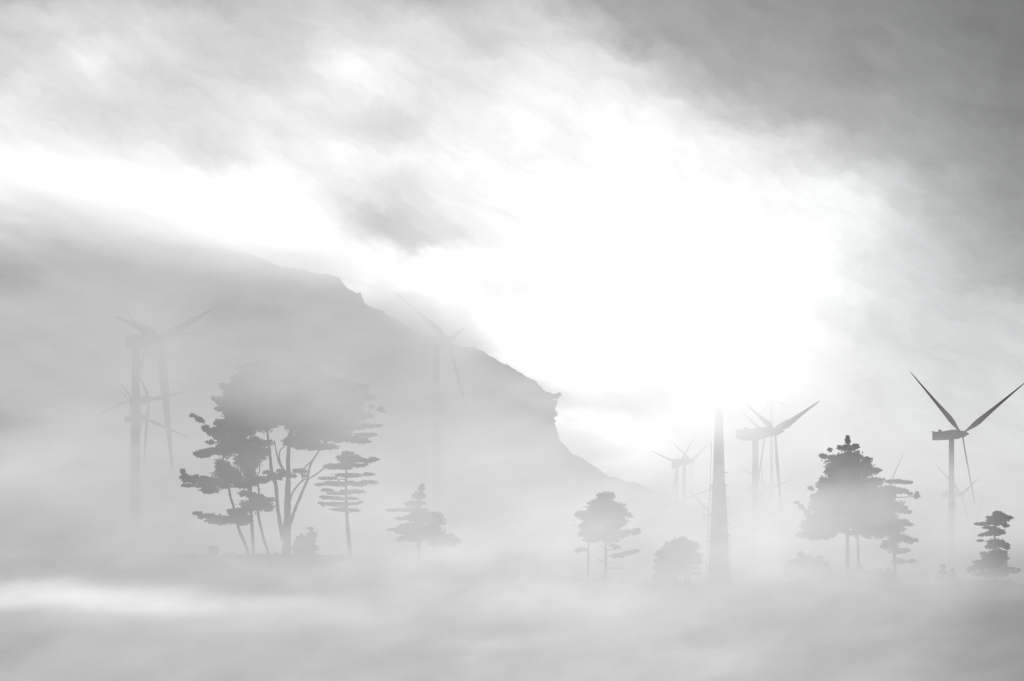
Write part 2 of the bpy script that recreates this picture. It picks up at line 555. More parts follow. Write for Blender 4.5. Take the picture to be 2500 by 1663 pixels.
tree('pine_tree', 'straight stemmed pine with a low flat bough spread wide to both sides', 'tree', (618, 1384), 211,
     [[(620, 1384, 9), (618, 1340, 8), (616, 1300, 8), (613, 1260, 9), (611, 1200, 10), (609, 1150, 9), (608, 1110, 7), (612, 1060, 5)],
      [(612, 1262, 5), (580, 1262, 5), (540, 1264, 4), (500, 1258, 3), (480, 1254, 2)],
      [(612, 1246, 5), (640, 1238, 4), (668, 1240, 3)],
      [(611, 1140, 3), (622, 1126, 3), (640, 1115, 2)]],
     [(545, 1268, 46, 18), (500, 1260, 24, 11), (482, 1253, 12, 5), (585, 1252, 34, 28), (620, 1232, 38, 26), (655, 1238, 20, 18), (590, 1272, 30, 14), (660, 1220, 16, 8), (632, 1215, 18, 14),
      (600, 1180, 18, 18), (612, 1160, 20, 24), (604, 1120, 38, 38), (630, 1090, 40, 34), (596, 1205, 12, 12), (615, 1210, 14, 14), (640, 1119, 10, 5)],
     group=GP)
tree('pine_tree', 'thin leaning pine with one narrow bough crossing the forked trunk', 'tree', (660, 1384), 209,
     [[(661, 1384, 8), (655, 1350, 7), (645, 1321, 7), (637, 1288, 6), (631, 1259, 6), (629, 1225, 5), (632, 1195, 5), (624, 1168, 4), (634, 1150, 3), (630, 1118, 3)],
      [(628, 1178, 4), (660, 1168, 4), (700, 1158, 3), (740, 1150, 2)]],
     [(640, 1172, 26, 12), (670, 1164, 30, 12), (700, 1158, 20, 10), (735, 1150, 22, 9), (655, 1155, 14, 8), (684, 1150, 9, 6), (716, 1162, 10, 5), (622, 1180, 14, 9), (744, 1162, 8, 4)],
     group=GP)
tree('pine_tree', 'small flat tiered pine standing alone right of the forked trunk', 'tree', (853, 1353), 224,
     [[(854, 1356, 10), (852, 1320, 10), (848, 1280, 9), (846, 1248, 8), (845, 1200, 6), (845, 1150, 5), (844, 1115, 3)]] +
     [[(845, y + 6, 3), ((845 + x) / 2, y + 4, 2.5), (x, y, 1.5)] for x, y in ((800, 1140), (895, 1132), (785, 1165), (900, 1160), (775, 1182), (915, 1178), (790, 1198), (884, 1197), (788, 1215), (788, 1232), (880, 1228), (800, 1243), (868, 1246))],
     [(852, 1120, 42, 16), (850, 1106, 20, 7), (805, 1140, 18, 10), (835, 1138, 48, 10), (890, 1125, 30, 8), (912, 1121, 15, 7), (880, 1136, 20, 6),
      (850, 1160, 44, 7), (800, 1168, 26, 5), (900, 1158, 16, 5), (835, 1180, 48, 8), (780, 1183, 15, 5), (900, 1178, 28, 7), (876, 1184, 24, 5),
      (860, 1200, 32, 8), (800, 1197, 20, 5), (830, 1205, 34, 4), (812, 1216, 30, 6), (790, 1213, 10, 4), (830, 1230, 48, 5), (785, 1230, 12, 5, 20), (875, 1228, 13, 4, -20), (840, 1244, 34, 4), (866, 1247, 14, 3), (858, 1217, 20, 4)],
     group=GP, leaf=.26, puff=.4)
tree('pine_tree', 'pale ragged conifer half lost in mist right of the tiered pine', 'tree', (1020, 1352), 262,
     [[(1022, 1352, 9), (1022, 1280, 8), (1024, 1220, 5), (1028, 1190, 3)], [(1022, 1248, 4), (985, 1246, 3), (950, 1245, 2)], [(1022, 1290, 4), (980, 1294, 3), (948, 1293, 2)]],
     [(1028, 1192, 9, 9), (1030, 1184, 4, 4), (1022, 1210, 20, 12), (1012, 1230, 30, 12), (1005, 1245, 45, 7), (960, 1246, 18, 4), (1030, 1262, 48, 18), (985, 1266, 22, 6), (1005, 1285, 45, 12),
      (962, 1293, 20, 4), (985, 1300, 22, 5), (1045, 1300, 55, 24), (1000, 1315, 40, 12), (1060, 1270, 36, 26), (1085, 1320, 50, 24)],
     leaf=.32)
for i, (px, py, rxx, ryy, d, lab) in enumerate((
        (745, 1318, 30, 14, 232, 'low pointed bush just right of the forked pine trunk'),
        (521, 1338, 12, 5, 298, 'tiny round bush on the pale meadow rise'),
        (1548, 1438, 62, 16, 226, 'broad rounded thicket left of the round domed tree'),
        (1972, 1376, 58, 30, 246, 'pale thicket under the left side of the largest pointed conifer'),
        (2120, 1398, 66, 18, 243, 'low pale thicket at the foot of the largest pointed conifer'),
        (1812, 1492, 28, 11, 198, 'low rounded bush right of the tall tapering tower'),
        (2488, 1500, 30, 28, 188, 'dark bush at the right edge below the dark tiered pine'))):
    b = P(px, py + ryy, d); b.z = hgt(b.x, b.y)
    t = thing('bush', b, lab, 'bush')
    mb = MB()
    for k in range(4):
        limb(mb, [(px + (k - 1.5) * 3, HY - (b.z - .3 - CAMZ) / (K * d), 2.5), (px + (k - 1.5) * rxx * .3, py, 1.6)], d)
    mb.build('stem', M_BARK, t, True, b)
    lo = HY - (b.z - CAMZ) / (K * d)
    h = max(ryy, lo - py)
    foliage('foliage', [(px - rxx * .15, py - ryy * .1, rxx * .4, ryy * .8), (px - rxx * .5, py + h * .45, rxx * .65, h * .75), (px + rxx * .45, py + h * .35, rxx * .7, h * .8), (px - rxx * .3, py - ryy * .7, rxx * .16, ryy * .5), (px, lo, rxx * 1.25, max(4, h * .45)),
                        (px - rxx * .2, lo + 2, rxx * 1.7, max(3, h * .22))],
            d, t, b, leaf=.3, puff=.4)

# --- rough grass and heather tufts over the rise
gv, gf = [], []
for i in range(5200):
    d = rng.uniform(175, 330)
    x = rng.uniform(-.30, .30) * d
    patch = math.sin(x * .35 + 2) * math.sin(d * .21) + .6 * math.sin(x * .11 - d * .05)
    if patch < rng.uniform(-.9, .5):
        continue
    z = hgt(x, d)
    hh = rng.uniform(.12, .5) * (1.6 if patch > .8 else 1)
    for k in range(5):
        a = rng.uniform(0, math.pi); w = rng.uniform(.05, .14)
        ox, oy = rng.normal(0, .22, 2)
        lx, ly = rng.normal(0, .16, 2)
        bi = len(gv)
        gv += [(x + ox - w * math.cos(a), d + oy - w * math.sin(a), z - .1), (x + ox + w * math.cos(a), d + oy + w * math.sin(a), z - .1), (x + ox + lx, d + oy + ly, z + hh * rng.uniform(.6, 1.1))]
        gf.append((bi, bi + 1, bi + 2))
g = mesh_obj('grass', gv, gf, M_LEAF)
tag(g, 'rough grass tufts over the misty rise below the pines', 'grass', kind='stuff')

# --- middle pines
tree('pine_tree', 'pale pine with heavy crown above bare trunk and dead side branches', 'tree', (1478, 1442), 236,
     [[(1477, 1442, 7), (1477, 1410, 6), (1479, 1370, 6), (1479, 1330, 6), (1480, 1290, 5), (1478, 1240, 3)],
      [(1477, 1375, 3), (1464, 1368, 2.2), (1452, 1362, 1.6)], [(1480, 1388, 2.4), (1500, 1387, 2), (1526, 1388, 1.4)], [(1476, 1408, 2.6), (1466, 1402, 2), (1458, 1403, 1.4)],
      [(1480, 1343, 3), (1495, 1342, 2.4), (1505, 1338, 2)], [(1480, 1360, 3), (1500, 1356, 2.4), (1540, 1350, 2)], [(1477, 1340, 3), (1466, 1332, 2), (1462, 1326, 1.6)]],
     [(1475, 1260, 62, 50), (1470, 1300, 52, 26), (1472, 1212, 20, 16), (1488, 1212, 18, 16), (1480, 1240, 46, 26), (1505, 1250, 30, 26), (1535, 1258, 12, 10), (1500, 1275, 34, 18), (1455, 1265, 44, 24), (1430, 1285, 20, 16), (1425, 1303, 14, 12),
      (1460, 1300, 42, 18), (1500, 1305, 40, 16), (1535, 1300, 28, 10), (1555, 1296, 12, 8), (1445, 1318, 24, 9), (1490, 1320, 26, 10), (1418, 1255, 18, 12),
      (1506, 1336, 12, 8), (1495, 1332, 8, 6), (1510, 1357, 20, 8), (1535, 1350, 24, 8, -8), (1555, 1346, 8, 6)], leaf=.32)
tree('pine_tree', 'thin pale pine trunk with small side tuft, left of the heavy crowned pine', 'tree', (1436, 1424), 246,
     [[(1435, 1424, 5), (1436, 1380, 4.5), (1437, 1340, 4), (1438, 1290, 3)], [(1436, 1348, 2), (1424, 1344, 2), (1410, 1342, 1.5)]],
     [(1420, 1342, 16, 8), (1410, 1345, 8, 6), (1440, 1290, 16, 14), (1430, 1310, 12, 8)], leaf=.32)
tree('round_tree', 'round domed tree with bare lower stem just left of the tall tapering tower', 'tree', (1676, 1471), 216,
     [[(1675, 1472, 5), (1675, 1440, 4.5), (1675, 1405, 4), (1677, 1370, 4), (1672, 1330, 3)], [(1676, 1448, 2.5), (1683, 1436, 3.5), (1684, 1408, 4), (1686, 1370, 3)],
      [(1684, 1434, 2), (1694, 1428, 1.6), (1704, 1424, 1.2)], [(1676, 1440, 1.6), (1665, 1439, 1.4), (1658, 1438, 1)], [(1678, 1452, 1.6), (1690, 1450, 1.6)], [(1686, 1400, 2), (1700, 1398, 2)]],
     [(1622, 1425, 34, 34), (1648, 1440, 24, 24), (1660, 1350, 50, 36), (1645, 1385, 50, 26), (1662, 1325, 26, 18), (1640, 1335, 30, 18), (1685, 1335, 24, 20), (1622, 1355, 24, 20), (1655, 1355, 36, 18), (1698, 1362, 20, 20), (1706, 1372, 12, 14), (1612, 1385, 22, 26), (1640, 1380, 30, 20),
      (1695, 1388, 18, 8), (1665, 1392, 30, 9), (1620, 1410, 28, 22), (1640, 1420, 20, 18), (1612, 1432, 20, 16), (1638, 1440, 22, 16), (1700, 1400, 14, 5), (1690, 1450, 13, 4, -15), (1684, 1455, 5, 3)],
     leaf=.28, puff=.45)

# --- right: the big conifer and its neighbours
tree('conifer_tree', 'largest pointed conifer right of centre, dark at its peak and fading downward', 'tree', (2072, 1412), 250,
     [[(2070, 1412, 12), (2069, 1340, 9), (2070, 1260, 8), (2070, 1160, 5), (2070, 1085, 2)], [(2096, 1412, 8), (2095, 1340, 6), (2090, 1270, 5), (2080, 1200, 3)],
      [(2062, 1300, 3), (2030, 1280, 3), (1990, 1262, 3), (1960, 1245, 2), (1944, 1226, 1.5)], [(2068, 1180, 3), (2040, 1150, 2), (2012, 1115, 1.5)]],
     [(2060, 1285, 120, 32), (2150, 1290, 70, 36), (1995, 1305, 55, 20), (2168, 1205, 26, 30), (2020, 1230, 45, 40), (2070, 1140, 58, 42), (2078, 1195, 88, 45), (2095, 1245, 105, 40), (2020, 1265, 50, 30), (2150, 1250, 50, 36), (2070, 1078, 7, 10), (2070, 1070, 3, 7), (2070, 1095, 20, 13), (2052, 1094, 10, 9), (2088, 1090, 12, 9), (2026, 1098, 5, 6), (2012, 1115, 11, 7), (2006, 1112, 6, 5), (2040, 1118, 26, 12), (2085, 1115, 32, 20),
      (2118, 1125, 16, 14), (2060, 1145, 48, 24), (2110, 1150, 36, 22), (2025, 1150, 16, 16), (2140, 1150, 14, 12), (2030, 1175, 34, 20), (2080, 1180, 60, 26), (2135, 1178, 26, 22), (2005, 1185, 14, 14), (1980, 1192, 8, 5, 40),
      (1986, 1211, 12, 7), (2010, 1215, 26, 20), (2065, 1225, 64, 28), (2130, 1222, 48, 28), (2170, 1230, 28, 20), (1998, 1240, 22, 16), (1972, 1254, 14, 8, 55), (1957, 1238, 10, 5, 45), (1946, 1227, 6, 4), (1990, 1265, 24, 16),
      (2030, 1265, 40, 24), (2085, 1258, 36, 14), (2130, 1265, 40, 24), (1965, 1308, 18, 8), (2000, 1290, 30, 16), (2035, 1295, 26, 12), (2125, 1290, 24, 10)], leaf=.36, puff=.7)
tree('conifer_tree', 'ragged conifer with flat pale tiers directly right of the largest pointed conifer', 'tree', (2200, 1412), 264,
     [[(2185, 1412, 9), (2184, 1330, 7), (2182, 1250, 5), (2176, 1180, 3)], [(2182, 1250, 3), (2200, 1246, 3), (2222, 1250, 2)], [(2184, 1300, 4), (2210, 1315, 3), (2238, 1318, 2)], [(2184, 1360, 3), (2210, 1370, 3), (2236, 1370, 2)],
      [(2180, 1215, 3), (2210, 1214, 2.5), (2238, 1212, 1.8)]],
     [(2190, 1176, 34, 7), (2215, 1178, 16, 4), (2185, 1196, 32, 8), (2205, 1200, 20, 9), (2222, 1206, 7, 5), (2238, 1212, 8, 9), (2239, 1204, 3, 5), (2180, 1235, 36, 18), (2205, 1245, 22, 12), (2218, 1250, 9, 5),
      (2195, 1275, 30, 11), (2218, 1281, 14, 4), (2170, 1270, 30, 20), (2195, 1315, 34, 15), (2222, 1320, 16, 9), (2236, 1318, 6, 7), (2195, 1345, 32, 10), (2170, 1330, 26, 16), (2228, 1370, 11, 7), (2195, 1372, 22, 8)], leaf=.34)
tree('pine_tree', 'dark tiered pine near the right edge, darkest tree in the mist', 'tree', (2430, 1494), 200,
     [[(2431, 1494, 8), (2430, 1450, 7), (2430, 1400, 6), (2430, 1350, 5), (2428, 1310, 4), (2430, 1270, 3)], [(2414, 1494, 6), (2414, 1450, 5.5), (2414, 1400, 4), (2420, 1360, 3)], [(2387, 1494, 3), (2387, 1450, 2.5), (2388, 1420, 2)],
      [(2414, 1446, 2.5), (2400, 1443, 2), (2388, 1446, 1.6)], [(2430, 1410, 3), (2455, 1398, 3), (2485, 1392, 2)], [(2430, 1330, 3), (2410, 1322, 2), (2392, 1320, 1.5)], [(2429, 1300, 3), (2445, 1296, 2), (2455, 1292, 1.5)],
      [(2430, 1472, 2), (2440, 1468, 1.6), (2450, 1456, 1.5)]],
     [(2430, 1300, 26, 15), (2428, 1352, 34, 15), (2422, 1425, 52, 15), (2438, 1266, 32, 17), (2436, 1330, 30, 13), (2412, 1380, 40, 22), (2428, 1402, 36, 14), (2436, 1254, 14, 10), (2450, 1262, 20, 10), (2465, 1264, 9, 6), (2428, 1268, 24, 10), (2405, 1278, 22, 7), (2388, 1279, 10, 5), (2440, 1278, 24, 8), (2415, 1288, 20, 5), (2455, 1284, 10, 5),
      (2410, 1304, 18, 7), (2395, 1307, 8, 3), (2440, 1298, 9, 3),
      (2430, 1322, 24, 8), (2448, 1330, 20, 9), (2392, 1320, 9, 3), (2418, 1336, 18, 7), (2458, 1338, 8, 5),
      (2425, 1360, 32, 14), (2400, 1378, 30, 14), (2375, 1388, 14, 10), (2366, 1394, 7, 6), (2440, 1375, 24, 16), (2455, 1362, 10, 8), (2410, 1400, 42, 12), (2450, 1395, 20, 9), (2478, 1395, 13, 7, -10), (2487, 1391, 5, 5), (2460, 1388, 20, 5),
      (2380, 1425, 20, 12), (2410, 1430, 34, 12), (2446, 1425, 20, 16), (2460, 1420, 9, 9), (2370, 1435, 10, 7), (2436, 1440, 14, 6), (2453, 1452, 9, 4)], leaf=.24, puff=.36)
tree('spruce_tree', 'small pale cone shaped spruce under the large turbine tower', 'tree', (2302, 1448), 242,
     [[(2303, 1450, 6), (2303, 1410, 4), (2303, 1385, 2)]],
     [(2302, 1384, 6, 9), (2303, 1398, 14, 9), (2303, 1414, 24, 11), (2305, 1432, 38, 13), (2275, 1432, 18, 5), (2310, 1448, 48, 10)], leaf=.3)
tree('spruce_tree', 'slim pale sapling tip beside the cone shaped spruce', 'tree', (2326, 1448), 246,
     [[(2326, 1450, 3), (2326, 1410, 2), (2326, 1388, 1.5)]], [(2326, 1392, 3.5, 7), (2328, 1406, 8, 8), (2335, 1425, 16, 12), (2345, 1438, 20, 10)], leaf=.28)
RG = P(1360, 965, 2790)
t = thing('ridge_tree', (RG.x, 2790, RG.z - 20), 'bushy tree clinging to the cliff edge on the mountain skyline', 'tree')
mb = MB(); limb(mb, [(1352, 1005, 3), (1356, 985, 3), (1362, 970, 2)], 2790); mb.build('trunk', M_BARK, t, True, t.location)
foliage('crown', [(1354, 968, 16, 9), (1364, 963, 7, 5), (1352, 985, 9, 14), (1350, 1008, 11, 16), (1348, 1028, 9, 6)], 2790, t, t.location, leaf=3.2, puff=4, depth=1)


# ------------------------------------------------------------------ wind turbines
def blade(hub, axis, tip, R, parent, origin, twist0=.5, edge=False, kc=1.0):
    sp = tip - hub
    Lr = sp.length
    s = sp / Lr
    ch = s.cross(axis).normalized()
    no = ch.cross(s).normalized()
    st = [(.03, .85, .85), (.07, .9, .85), (.12, 1.5, .8), (.18, 2.35, .62), (.25, 2.75, .5), (.35, 2.35, .4), (.5, 1.75, .3), (.65, 1.3, .22), (.8, .9, .15), (.92, .6, .1), (.985, .34, .06), (1.0, .12, .04)]
    loops = []
    for u, c, th in st:
        tw = 1.3 if edge else twist0 * (1 - u) ** 2
        cd = ch * math.cos(tw) + no * math.sin(tw)
        nd = no * math.cos(tw) - ch * math.sin(tw)
        ctr = hub + s * (u * Lr) + cd * (c - 1) * .18 - origin
        k = .92 * max(.6, min(1.05, Lr / 40))
        loops.append([ctr + cd * math.cos(a) * c * .5 * k * 1.15 * kc + nd * math.sin(a) * th * .5 * k for a in [2 * math.pi * j / 12 for j in range(12)]])
    mb = MB(); mb.loops(loops)
    return mb.build('blade', M_PAINT, parent, True)


def turbine(label, hubp, d, tips, R=40.0, yaw=(.75, -.66), off=6.0, ks=1.0, kt=1.0, edge=False, kc=1.0):
    hub = P(hubp[0], hubp[1], d)
    ax = Vector((yaw[0], yaw[1], 0)).normalized()
    side = ax.cross(Vector((0, 0, 1)))
    k = R / 40
    tc = hub - ax * off * k
    base = Vector((tc.x, tc.y, hgt(tc.x, tc.y) - .5))
    t = thing('wind_turbine', base, label, 'wind turbine', 'wind turbines in the mist')
    up = Vector((0, 0, 1))
    # tower
    mb = MB()
    n = 24
    hz = hub.z - 2.0 * k - base.z
    loops = []
    for f in (0, .25, .5, .75, 1):
        r = (1.6 - .3 * f) * k * kt
        loops.append([Vector((math.cos(a) * r, math.sin(a) * r, hz * f)) for a in [2 * math.pi * j / n for j in range(n)]])
    mb.loops(loops)
    mb.build('tower', M_PAINT, t, True)
    # nacelle: boxy rear, tapering nose
    mb = MB()
    sec = [(-16.0, 1.55, 1.95, -.35), (-15.7, 1.75, 2.15, -.35), (-9, 1.85, 2.3, -.25), (-5, 1.85, 2.5, .05), (-2.6, 1.8, 2.35, .05), (-1.4, 1.45, 1.75, 0)]
    loops = []
    for a, w, h, oz in sec:
        l = []
        for sx, sz in ((-1, -.8), (-.8, -1), (.8, -1), (1, -.8), (1, .8), (.8, 1), (-.8, 1), (-1, .8)):
            l.append(hub - base + ax * a * k + side * sx * w * k * ks + up * (sz * h * .95 + oz) * k * ks)
        loops.append(l)
    mb.loops(loops)
    nac = mb.build('nacelle', M_PAINT, t)
    mb = MB()
    M = Matrix((ax, side, up)).transposed()
    mb.box(hub - base + ax * -16.4 * k + up * 2.0 * k * ks, (2.2 * k, .3 * k, .35 * k), M)
    mb.build('wind_vane', M_PAINT, nac)
    mb = MB()
    mb.box(hub - base + ax * -12.5 * k + up * 2.35 * k * ks, (1.2 * k, 1.2 * k, .9 * k), M)
    mb.build('roof_hatch', M_PAINT, nac)
    # hub with pointed nose
    mb = MB()
    loops = []
    for a, r in ((-1.5, 1.6), (-.8, 1.75), (.5, 1.7), (1.6, 1.3), (2.6, .8), (3.8, .22)):
        loops.append([hub - base + ax * a * k + (side * math.cos(q) + up * math.sin(q)) * r * k * (ks ** .5) for q in [2 * math.pi * j / 16 for j in range(16)]])
    mb.loops(loops)
    mb.build('hub', M_PAINT, t, True)
    for tp in tips:
        v = P(tp[0], tp[1], d) - hub
        v = Vector((v.x, v.x * ax.x / -ax.y * 1.0, v.z))   # keep the blade in the rotor plane
        # correct for perspective: point on the plane through the hub
        tip = hub + v
        w = P(tp[0], tp[1], tip.y)
        tip = Vector((w.x, tip.y, w.z))
        L = (tip - hub).length
        blade(hub, ax, tip, R, t, base, edge=edge, kc=kc)
    return t


turbine('large dark turbine at the right edge, one blade pointing out of the picture', (2349, 1060), 1000, [(2223, 908), (2506, 932), (2381, 1236)])
turbine('smaller turbine just behind the dark right edge tower, its down blade beside it', (2347, 1206), 1500, [(2284, 1133), (2392, 1166), (2382, 1328)])
turbine('faint small turbine left of the dark right edge tower, one blade hanging down left', (2323, 1267), 1950, [(2310, 1216), (2380, 1248), (2284, 1341)])
turbine('single visible blade tip slanting above the dark tiered pine', (2372, 1312), 1900, [(2403, 1203), (2330, 1366), (2440, 1372)])
turbine('clear grey turbine right of the tall tapering tower, rotor turned to the right', (1892, 1054), 705, [(2001, 980), (1822, 986), (1914, 1325)], off=8.5, ks=.74, kt=.78, kc=1.25)
turbine('turbine hidden behind the clear grey one, blades crossing its tower', (1868, 1062), 1100, [(1809, 1003), (1846, 1211), (1925, 1022)])
turbine('small turbine low behind the clear grey tower, rotor below its nacelle', (1879, 1191), 1250, [(1809, 1140), (1936, 1171), (1869, 1319)])
turbine('small turbine with a broad blade reaching left toward the tapering tower', (1860, 1192), 1320, [(1776, 1242), (1859, 1120), (1900, 1270)], yaw=(.15, -.99))
turbine('very faint high rotor above the clear grey turbine', (1888, 978), 1650, [(1936, 996), (1861, 940), (1853, 1013)], yaw=(.12, -.99))
turbine('pale turbine left of the tapering tower, above the round domed tree', (1687, 1126), 1440, [(1693, 1210), (1740, 1074), (1640, 1078)])
turbine('pale rotor behind, its blades left of the pale tower above the domed tree', (1657, 1134), 1500, [(1635, 1234), (1589, 1100), (1700, 1060)], yaw=(.15, -.99))
turbine('turbine behind the left edge of the tapering tower, two blades splayed left', (1740, 1262), 1150, [(1678, 1191), (1690, 1316), (1812, 1246)], ks=.8, yaw=(.2, -.98))
turbine('turbine behind the tapering tower showing one long thin blade across the pale tower', (1752, 1188), 1150, [(1614, 1240), (1752, 1060), (1820, 1290)], yaw=(.1, -.99), edge=True)
turbine('tallest left turbine against the mountain, long dark blade hanging down', (393, 825), 623, [(520, 755), (280, 772), (420, 1149)], off=12.4, ks=.68, kt=.9, kc=1.7)
turbine('left turbine close behind the tallest left one, blade slanting across its tower', (360, 834), 1000, [(315, 1005), (300, 745), (470, 812)], off=10.7)
turbine('lower left turbine in front of the mountain, rotor below the tallest left nacelle', (364, 976), 1150, [(350, 1138), (335, 905), (450, 958)], off=12.0, kc=1.3)
turbine('lower left turbine with blades spread flat left and right behind the tallest left tower', (322, 975), 1250, [(225, 1020), (280, 920), (372, 1060)], yaw=(.15, -.99))
turbine('faint lowest left turbine, blade slanting down right', (352, 1020), 1100, [(462, 1069), (290, 950), (318, 1130)], off=9.4, ks=.7)
turbine('ghostly turbine on the mountain slope below the skyline', (1095, 829), 800, [(965, 714), (1143, 1015), (1136, 800)], off=6.8, ks=.85, kt=1.05)
turbine('second ghostly turbine on the slope, nacelle halfway down the first tower', (1090, 993), 1500, [(1133, 1080), (1026, 925), (1144, 950)])
turbine('lowest ghostly turbine above the pale ragged conifer, blades down left', (1052, 1072), 1400, [(988, 1160), (1034, 1176), (935, 1110)])
turbine('turbine hidden behind the largest pointed conifer, one blade showing above', (2160, 1205), 1300, [(2205, 1110), (2080, 1240), (2190, 1290)])

# ------------------------------------------------------------------ the tall tapering tower
D = 330.0
base = P(1755, 1470, D); base.z = hgt(base.x, base.y) - .4
tw = thing('tapered_tower', base, 'tall pale tapering tower with vertical ribs and short side rungs', 'tower')
prof = [(958, 1755, 9), (1078, 1754.5, 23.5), (1190, 1755, 31), (1315, 1755, 43), (1400, 1755, 52), (1475, 1755.5, 60)]
mb = MB()
prof[0] = (930, 1755, 13.0)


def section(py, f0, f1, n=12):
    """outline of the shaft between two fractions of its width, at photo row py"""
    w = float(np.interp(py, [p[0] for p in prof], [p[2] for p in prof]))
    c = P(1755, py, D) - base
    if py >= 1475: c.z = -.5
    rr = w * .5 * K * D
    pts = []
    a0, a1 = math.acos(f1), math.acos(f0)
    for j in range(n):
        a = a0 + (a1 - a0) * j / (n - 1)
        pts.append(c + Vector((math.cos(a) * rr, -math.sin(a) * rr, 0)))
    for j in range(n):
        a = a1 + (a0 - a1) * j / (n - 1)
        pts.append(c + Vector((math.cos(a) * rr * .999, max(.02, math.sin(a)) * rr, 0)))
    return pts


mb.loops([section(py, -.995, .995) for py in (1234, 1190, 1140, 1078, 1000, 930)])
mb.build('shaft', M_STEEL, tw)
for f0, f1 in ((-.995, -.04), (.13, .70), (.83, .995)):
    mb = MB()
    mb.loops([section(py, f0, f1, 8) for py in (1475, 1440, 1400, 1357, 1315, 1275, 1234.4)])
    mb.build('leg', M_STEEL, tw)


def width_at(py):
    return float(np.interp(py, [p[0] for p in prof], [p[2] for p in prof]))


def on_face(py, f):      # point just proud of the near face, f in -1..1 across the width
    r = width_at(py) * .5 * K * D
    c = P(1755, py, D) - base
    return c + Vector((f * r, -math.sqrt(max(0, 1 - f * f)) * r - .08, 0))


for f, y0, y1, mat, rr, nm in ((.42, 1218, 1300, M_PALE, .12, 'painted_slit'), (-.12, 1225, 1470, M_DARK, .1, 'rib'), (.55, 1195, 1418, M_DARK, .12, 'rib'), (.72, 1235, 1466, M_PALE, .10, 'painted_slit'),  # pale strips paint the light of the slits onto the face
                           (.93, 1180, 1474, M_DARK, .12, 'rib'), (-.95, 1180, 1474, M_DARK, .1, 'rib')):
    mb = MB()
    ysq = np.linspace(y1, y0, 9)
    mb.tube([on_face(y, f) for y in ysq], [rr] * 9, 8)
    mb.build(nm, mat, tw, True)
mb = MB()
for y in (1234, 1268, 1338, 1416):
    r = width_at(y) * .5 * K * D + .06
    c = P(1755, y, D) - base
    mb.loops([[c + Vector((math.cos(a) * r, math.sin(a) * r, dz)) for a in [math.pi / 12 + 2 * math.pi * j / 12 for j in range(12)]] for dz in (-.12, .12)])
mb.build('band', M_STEEL, tw)
# climbing rails stand off the shaft on brackets
for sgn, y0, y1, off in ((-1, 1078, 1420, 6.0), (1, 1300, 1470, 4.0)):
    mb = MB()
    ysq = np.linspace(y1, y0, 9)
    pts = []
    for y in ysq:
        c = P(1755 + sgn * (width_at(y) * .5 + off), y, D) - base
        pts.append(c)
    mb.tube(pts, [.045] * 9, 6)
    mb.build('rail', M_DARK, tw)
for sgn, ysr, off in ((-1, (1186, 1219, 1256, 1310, 1359, 1386, 1414), 7), (1, (1154, 1186, 1217, 1243, 1281, 1308, 1340, 1379, 1414), 8)):
    for y in ysr:
        a = P(1755 + sgn * (width_at(y) * .5 - 1), y, D) - base
        b = P(1755 + sgn * (width_at(y) * .5 + off), y, D) - base
        mb = MB(); mb.tube([a, b], [.09, .09], 6)
        mb.build('rung', M_DARK, tw)

# ------------------------------------------------------------------ world: overcast sky with cloud layout in azimuth / elevation
world = bpy.data.worlds.new('World')
scene.world = world
world.use_nodes = True
nt = world.node_tree
nt.nodes.clear()
N, L = nt.nodes, nt.links


def node(t, **kw):
    n_ = N.new(t)
    for k_, v_ in kw.items(): setattr(n_, k_, v_)
    return n_


def math_(op, a, b=None, c=None):
    n_ = node('ShaderNodeMath', operation=op)
    for i, v_ in enumerate((a, b, c)):
        if v_ is None: continue
        if isinstance(v_, (int, float)): n_.inputs[i].default_value = v_
        else: L.new(v_, n_.inputs[i])
    return n_.outputs[0]


SUN_AZ = (1700 - CX) * K
SUN_EL = math.atan((HY - 520) * K)
tc = node('ShaderNodeTexCoord')
sep = node('ShaderNodeSeparateXYZ')
L.new(tc.outputs['Generated'], sep.inputs[0])
az = math_('ARCTAN2', sep.outputs[0], sep.outputs[1])
hl = math_('SQRT', math_('ADD', math_('MULTIPLY', sep.outputs[0], sep.outputs[0]), math_('MULTIPLY', sep.outputs[1], sep.outputs[1])))
te = math_('DIVIDE', sep.outputs[2], math_('MAXIMUM', hl, .02))
u = math_('MULTIPLY_ADD', az, 1 / (K * .977), CX)
v = math_('MULTIPLY_ADD', te, -1 / K * .985, HY)
cb = node('ShaderNodeCombineXYZ')
L.new(u, cb.inputs[0]); L.new(v, cb.inputs[1])


def wnoise(vec, sx, sy, ang, detail, rough, off, w3=0.0):
    mp = node('ShaderNodeMapping')
    mp.inputs['Rotation'].default_value = (0, 0, math.radians(ang))
    mp.inputs['Scale'].default_value = (1, 1, 1)
    L.new(vec, mp.inputs['Vector'])
    m2 = node('ShaderNodeVectorMath', operation='MULTIPLY')
    m2.inputs[1].default_value = (sx, sy, 1)
    L.new(mp.outputs[0], m2.inputs[0])
    m3 = node('ShaderNodeVectorMath', operation='ADD')
    m3.inputs[1].default_value = off
    L.new(m2.outputs[0], m3.inputs[0])
    no = node('ShaderNodeTexNoise')
    no.inputs['Scale'].default_value = 1
    no.inputs['Detail'].default_value = detail
    no.inputs['Roughness'].default_value = rough
    L.new(m3.outputs[0], no.inputs['Vector'])
    return no


